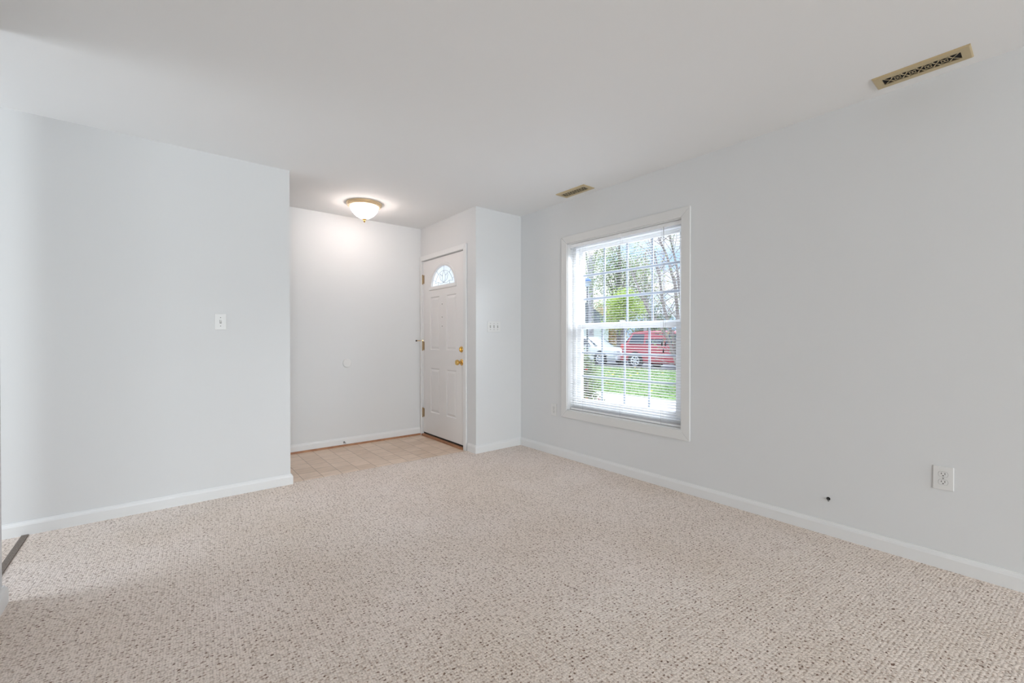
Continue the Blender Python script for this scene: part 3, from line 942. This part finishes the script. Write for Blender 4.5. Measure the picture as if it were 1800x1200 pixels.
car('parked_car', (18.25, 13.30 + 2.4, RZ), M['car_white'], 'white sedan parked ahead of the red wagon at the lawn edge', sedan)

# --- trees
def leaf_cloud(mb, clumps, count, size, rng, spread):
    for _ in range(count):
        c0, r0 = rng.choice(clumps)
        p = Vector(c0) + Vector((rng.gauss(0, 1), rng.gauss(0, 1), rng.gauss(0, 1))) * r0 * spread
        a = Vector((rng.gauss(0, 1), rng.gauss(0, 1), rng.gauss(0, 1))).normalized()
        b = a.orthogonal().normalized()
        s_ = size * rng.uniform(.6, 1.3)
        mb.quad(p - a * s_, p + b * s_ * .55, p + a * s_, p - b * s_ * .55)
def tree(name, base, trunk_h, r0, crown_c, crown_r, nclump, count, size, leaf, bark, label, seed, lean=(0, 0), group=None, cat='tree'):
    rng = random.Random(seed)
    b = Vector(base)
    t = thing(name, base, label, cat, group)
    top = b + Vector((lean[0], lean[1], trunk_h))
    tm = MB()
    tm.tube([b - Vector((0, 0, .1)), b + (top - b) * .08, b + (top - b) * .5 + Vector((rng.uniform(-.1, .1), rng.uniform(-.1, .1), 0)), top], [r0 * 1.5, r0, r0 * .8, r0 * .35], 9)
    cc = Vector(crown_c)
    clumps = []
    for _ in range(nclump):
        while True:
            v = Vector((rng.uniform(-1, 1), rng.uniform(-1, 1), rng.uniform(-1, 1)))
            if v.length < 1:
                break
        p = cc + Vector((v.x * crown_r[0], v.y * crown_r[1], v.z * crown_r[2]))
        clumps.append((p, min(crown_r) * .28))
        f_ = rng.uniform(.35, .95)
        s0 = b + (top - b) * f_
        mid = s0.lerp(p, .5) + Vector((0, 0, .12 * crown_r[2] * rng.uniform(.2, 1)))
        rr = r0 * .32 * (1.1 - f_ * .5)
        tm.tube([s0, mid, p], [rr, rr * .6, rr * .2], 5)
    tm.build('trunk', bark, t, smooth=True)
    lm = MB()
    leaf_cloud(lm, clumps, count, size, rng, 1.0)
    lm.build('foliage', leaf, t)
    return t
tree('tall_tree', (24.0, 20.6, GZ), 11.5, .20, (24.5, 21.2, 9.0), (1.8, 1.8, 3.0), 22, 4200, .07, M['leaf_green'], M['bark'], 'tall thin tree with a pale grey trunk behind the white sedan', 3)
tree('evergreen_tree', (22.2, 16.8, GZ), 7.4, .16, (22.2, 16.8, 4.6), (1.6, 1.6, 3.2), 52, 9000, .07, M['leaf_green'], M['bark_dark'], 'dense grey green tree in the middle of the window view', 5)
tree('maple_tree', (19.6, 14.6, GZ + .0), 3.3, .10, (19.6, 14.6, 2.75), (.8, 1.1, .85), 40, 7000, .055, M['leaf_lime'], M['bark_dark'], 'low bright lime green tree just above the parked cars', 7)
tree('bare_tree', (26.6, 17.9, GZ), 7.4, .12, (26.6, 17.9, 5.6), (1.6, 1.6, 2.2), 46, 2600, .055, M['leaf_russet'], M['bark'], 'thinly leaved russet tree right of the dense green tree', 9)
for i, (x, y, hh, kind) in enumerate(((43, 36, 6.0, 'leaf_green'), (37, 29.3, 4.4, 'leaf_russet'), (37.5, 24.3, 4.8, 'leaf_dark'), (38, 19.0, 4.0, 'leaf_green'), (38, 13.2, 4.6, 'leaf_dark'))):
    lab = ('mid green roadside tree furthest left beyond the road', 'russet roadside tree between two green ones beyond the road', 'dark green roadside tree behind the red wagon roof', 'mid green roadside tree beyond the road right of the tallest dark one', 'dark green roadside tree furthest right beyond the road')[i]
    tree('roadside_tree', (x, y, GZ), hh * .8, .16, (x, y, hh * .52), (1.75, 1.75, hh * .5), 40, 4500, .11, M[kind], M['bark_dark'], lab, 30 + i, group='trees beyond the road')
# multi stemmed small tree on the lawn, leaning stems
t = thing('leaning_tree', (10.27, 5.85, GZ), 'bare multi stemmed tree leaning left across the right side of the window', 'tree')
B0 = Vector((10.27, 5.85, GZ))
rng = random.Random(21)
stems = [[(10.22, 5.87, 0.49), (10.16, 6.05, 1.21), (10.17, 6.31, 2.02), (10.18, 6.44, 2.85), (10.13, 6.62, 3.69), (10.01, 6.71, 4.37)],
         [(10.26, 5.84, 0.49), (10.11, 5.84, 1.49), (9.95, 5.85, 2.48), (9.70, 5.92, 3.17), (9.44, 6.01, 3.65), (9.34, 6.10, 3.98)],
         [(10.21, 5.88, 0.34), (9.97, 6.08, 1.21), (9.53, 6.32, 1.81), (9.22, 6.44, 2.48), (9.05, 6.58, 3.01)],
         [(10.45, 5.94, 0.48), (10.66, 6.04, 1.66), (10.73, 6.25, 3.03), (10.66, 6.44, 3.97), (10.57, 6.52, 4.43)],
         [(10.08, 5.73, 0.64), (9.97, 5.56, 1.62), (9.90, 5.38, 2.70), (9.87, 5.28, 3.76)]]
bs = MB()
tips = []
for i, st in enumerate(stems):
    pts = [B0 + Vector((0, 0, -.08))] + [Vector(p) for p in st]
    n_ = len(pts)
    rad = [.06 * (1 - .8 * k / (n_ - 1)) for k in range(n_)]
    bs.tube(pts, rad, 7)
    for k in range(2, n_):
        for _ in range(7):
            q0 = pts[k - 1].lerp(pts[k], rng.random())
            dv = Vector((rng.gauss(0, .35), rng.gauss(0, .35), rng.uniform(.1, .6)))
            q1 = q0 + dv
            q2 = q1 + Vector((rng.gauss(0, .2), rng.gauss(0, .2), rng.uniform(0, .35)))
            bs.tube([q0, q1, q2], [.010, .007, .003], 4)
            tips.append((q2, .16))
bs.build('trunk', M['bark_dark'], t, smooth=True)
lm = MB()
leaf_cloud(lm, tips, 1000, .03, rng, 1.0)
lm.build('foliage', M['leaf_green'], t)

# shrub with red blooms beside the path
t = thing('flowering_shrub', (4.57, 4.01, GZ - .02), 'dark leafy shrub dotted with red blooms at the lower left of the window', 'shrub')
rng = random.Random(8)
cl = []
sm = MB()
for _ in range(34):
    a, rr, zz = rng.uniform(0, 6.28), rng.uniform(0, .22), rng.uniform(.3, 1.05)
    p = Vector((4.57 + rr * math.cos(a), 4.01 + rr * math.sin(a), GZ + zz))
    cl.append((p, .06))
    sm.tube([(4.57, 4.01, GZ - .05), ((4.57 + p.x) / 2, (4.01 + p.y) / 2, GZ + zz * .45), p], [.012, .008, .003], 5)
sm.build('stem', M['bark_dark'], t)
lm = MB()
leaf_cloud(lm, cl, 2600, .022, rng, 1.0)
lm.build('foliage', M['leaf_shrub'], t)
fm = MB()
for c0, _r in cl[:26]:
    c0 = c0 + Vector((rng.uniform(-.08, .08), rng.uniform(-.08, .08), rng.uniform(-.02, .08)))
    for k in range(6):
        a = k * 1.047
        dv = Vector((math.cos(a) * .022, math.sin(a) * .022, .012))
        sv = Vector((-math.sin(a) * .012, math.cos(a) * .012, .004))
        fm.quad(c0, c0 + dv * .6 + sv, c0 + dv, c0 + dv * .6 - sv)
fm.build('bloom', M['flower'], t)

# lidded lantern on a post near the pale trunk
px_, py_, pz_ = 10.72, 9.37, 2.95
t = thing('yard_lantern', (px_, py_, GZ), 'blue lidded lantern on a slim post at the left of the window view', 'lantern')
MB().lathe([(0, GZ), (.06, GZ), (.03, GZ + .08), (.025, pz_ - .16), (.05, pz_ - .14), (0, pz_ - .14)], (px_, py_, 0), 'Z', 14).build('post', M['car_grey'], t, smooth=True)
MB().lathe([(0, pz_ - .14), (.07, pz_ - .14), (.09, pz_ + .02), (0, pz_ + .02)], (px_, py_, 0), 'Z', 8).build('lantern_body', M['muntin'], t)
MB().lathe([(0, pz_ + .02), (.15, pz_ + .02), (.13, pz_ + .06), (.07, pz_ + .12), (0, pz_ + .14)], (px_, py_, 0), 'Z', 16).build('lid', M['blue'], t, smooth=True)

# neighbouring house beyond the road, only its right end shows
hx, hy = 30.0, 29.2
t = thing('neighbour_house', (hx, hy, GZ), 'pale house with a slate roof beyond the white sedan', 'house')
MB().box(hx - 4, hx + 4, hy - 2.2, hy + 6, GZ, 2.7).build('wall', M['siding'], t)
MB().prism([(hx - 4.4, 2.6), (hx + 4.4, 2.6), (hx, 4.6)], 'Y', hy - 2.5, hy + 6.3).build('roof', M['shingle'], t)
for y_ in (hy - .9, hy + 1.5, hy + 4.0):
    wf = MB().box(hx - 4.06, hx - 3.98, y_ - .5, y_ + .5, .9, 2.1).build('window', M['vinyl'], t)
    MB().box(hx - 4.08, hx - 4.05, y_ - .42, y_ + .42, .98, 2.02).build('pane', M['car_glass'], wf)
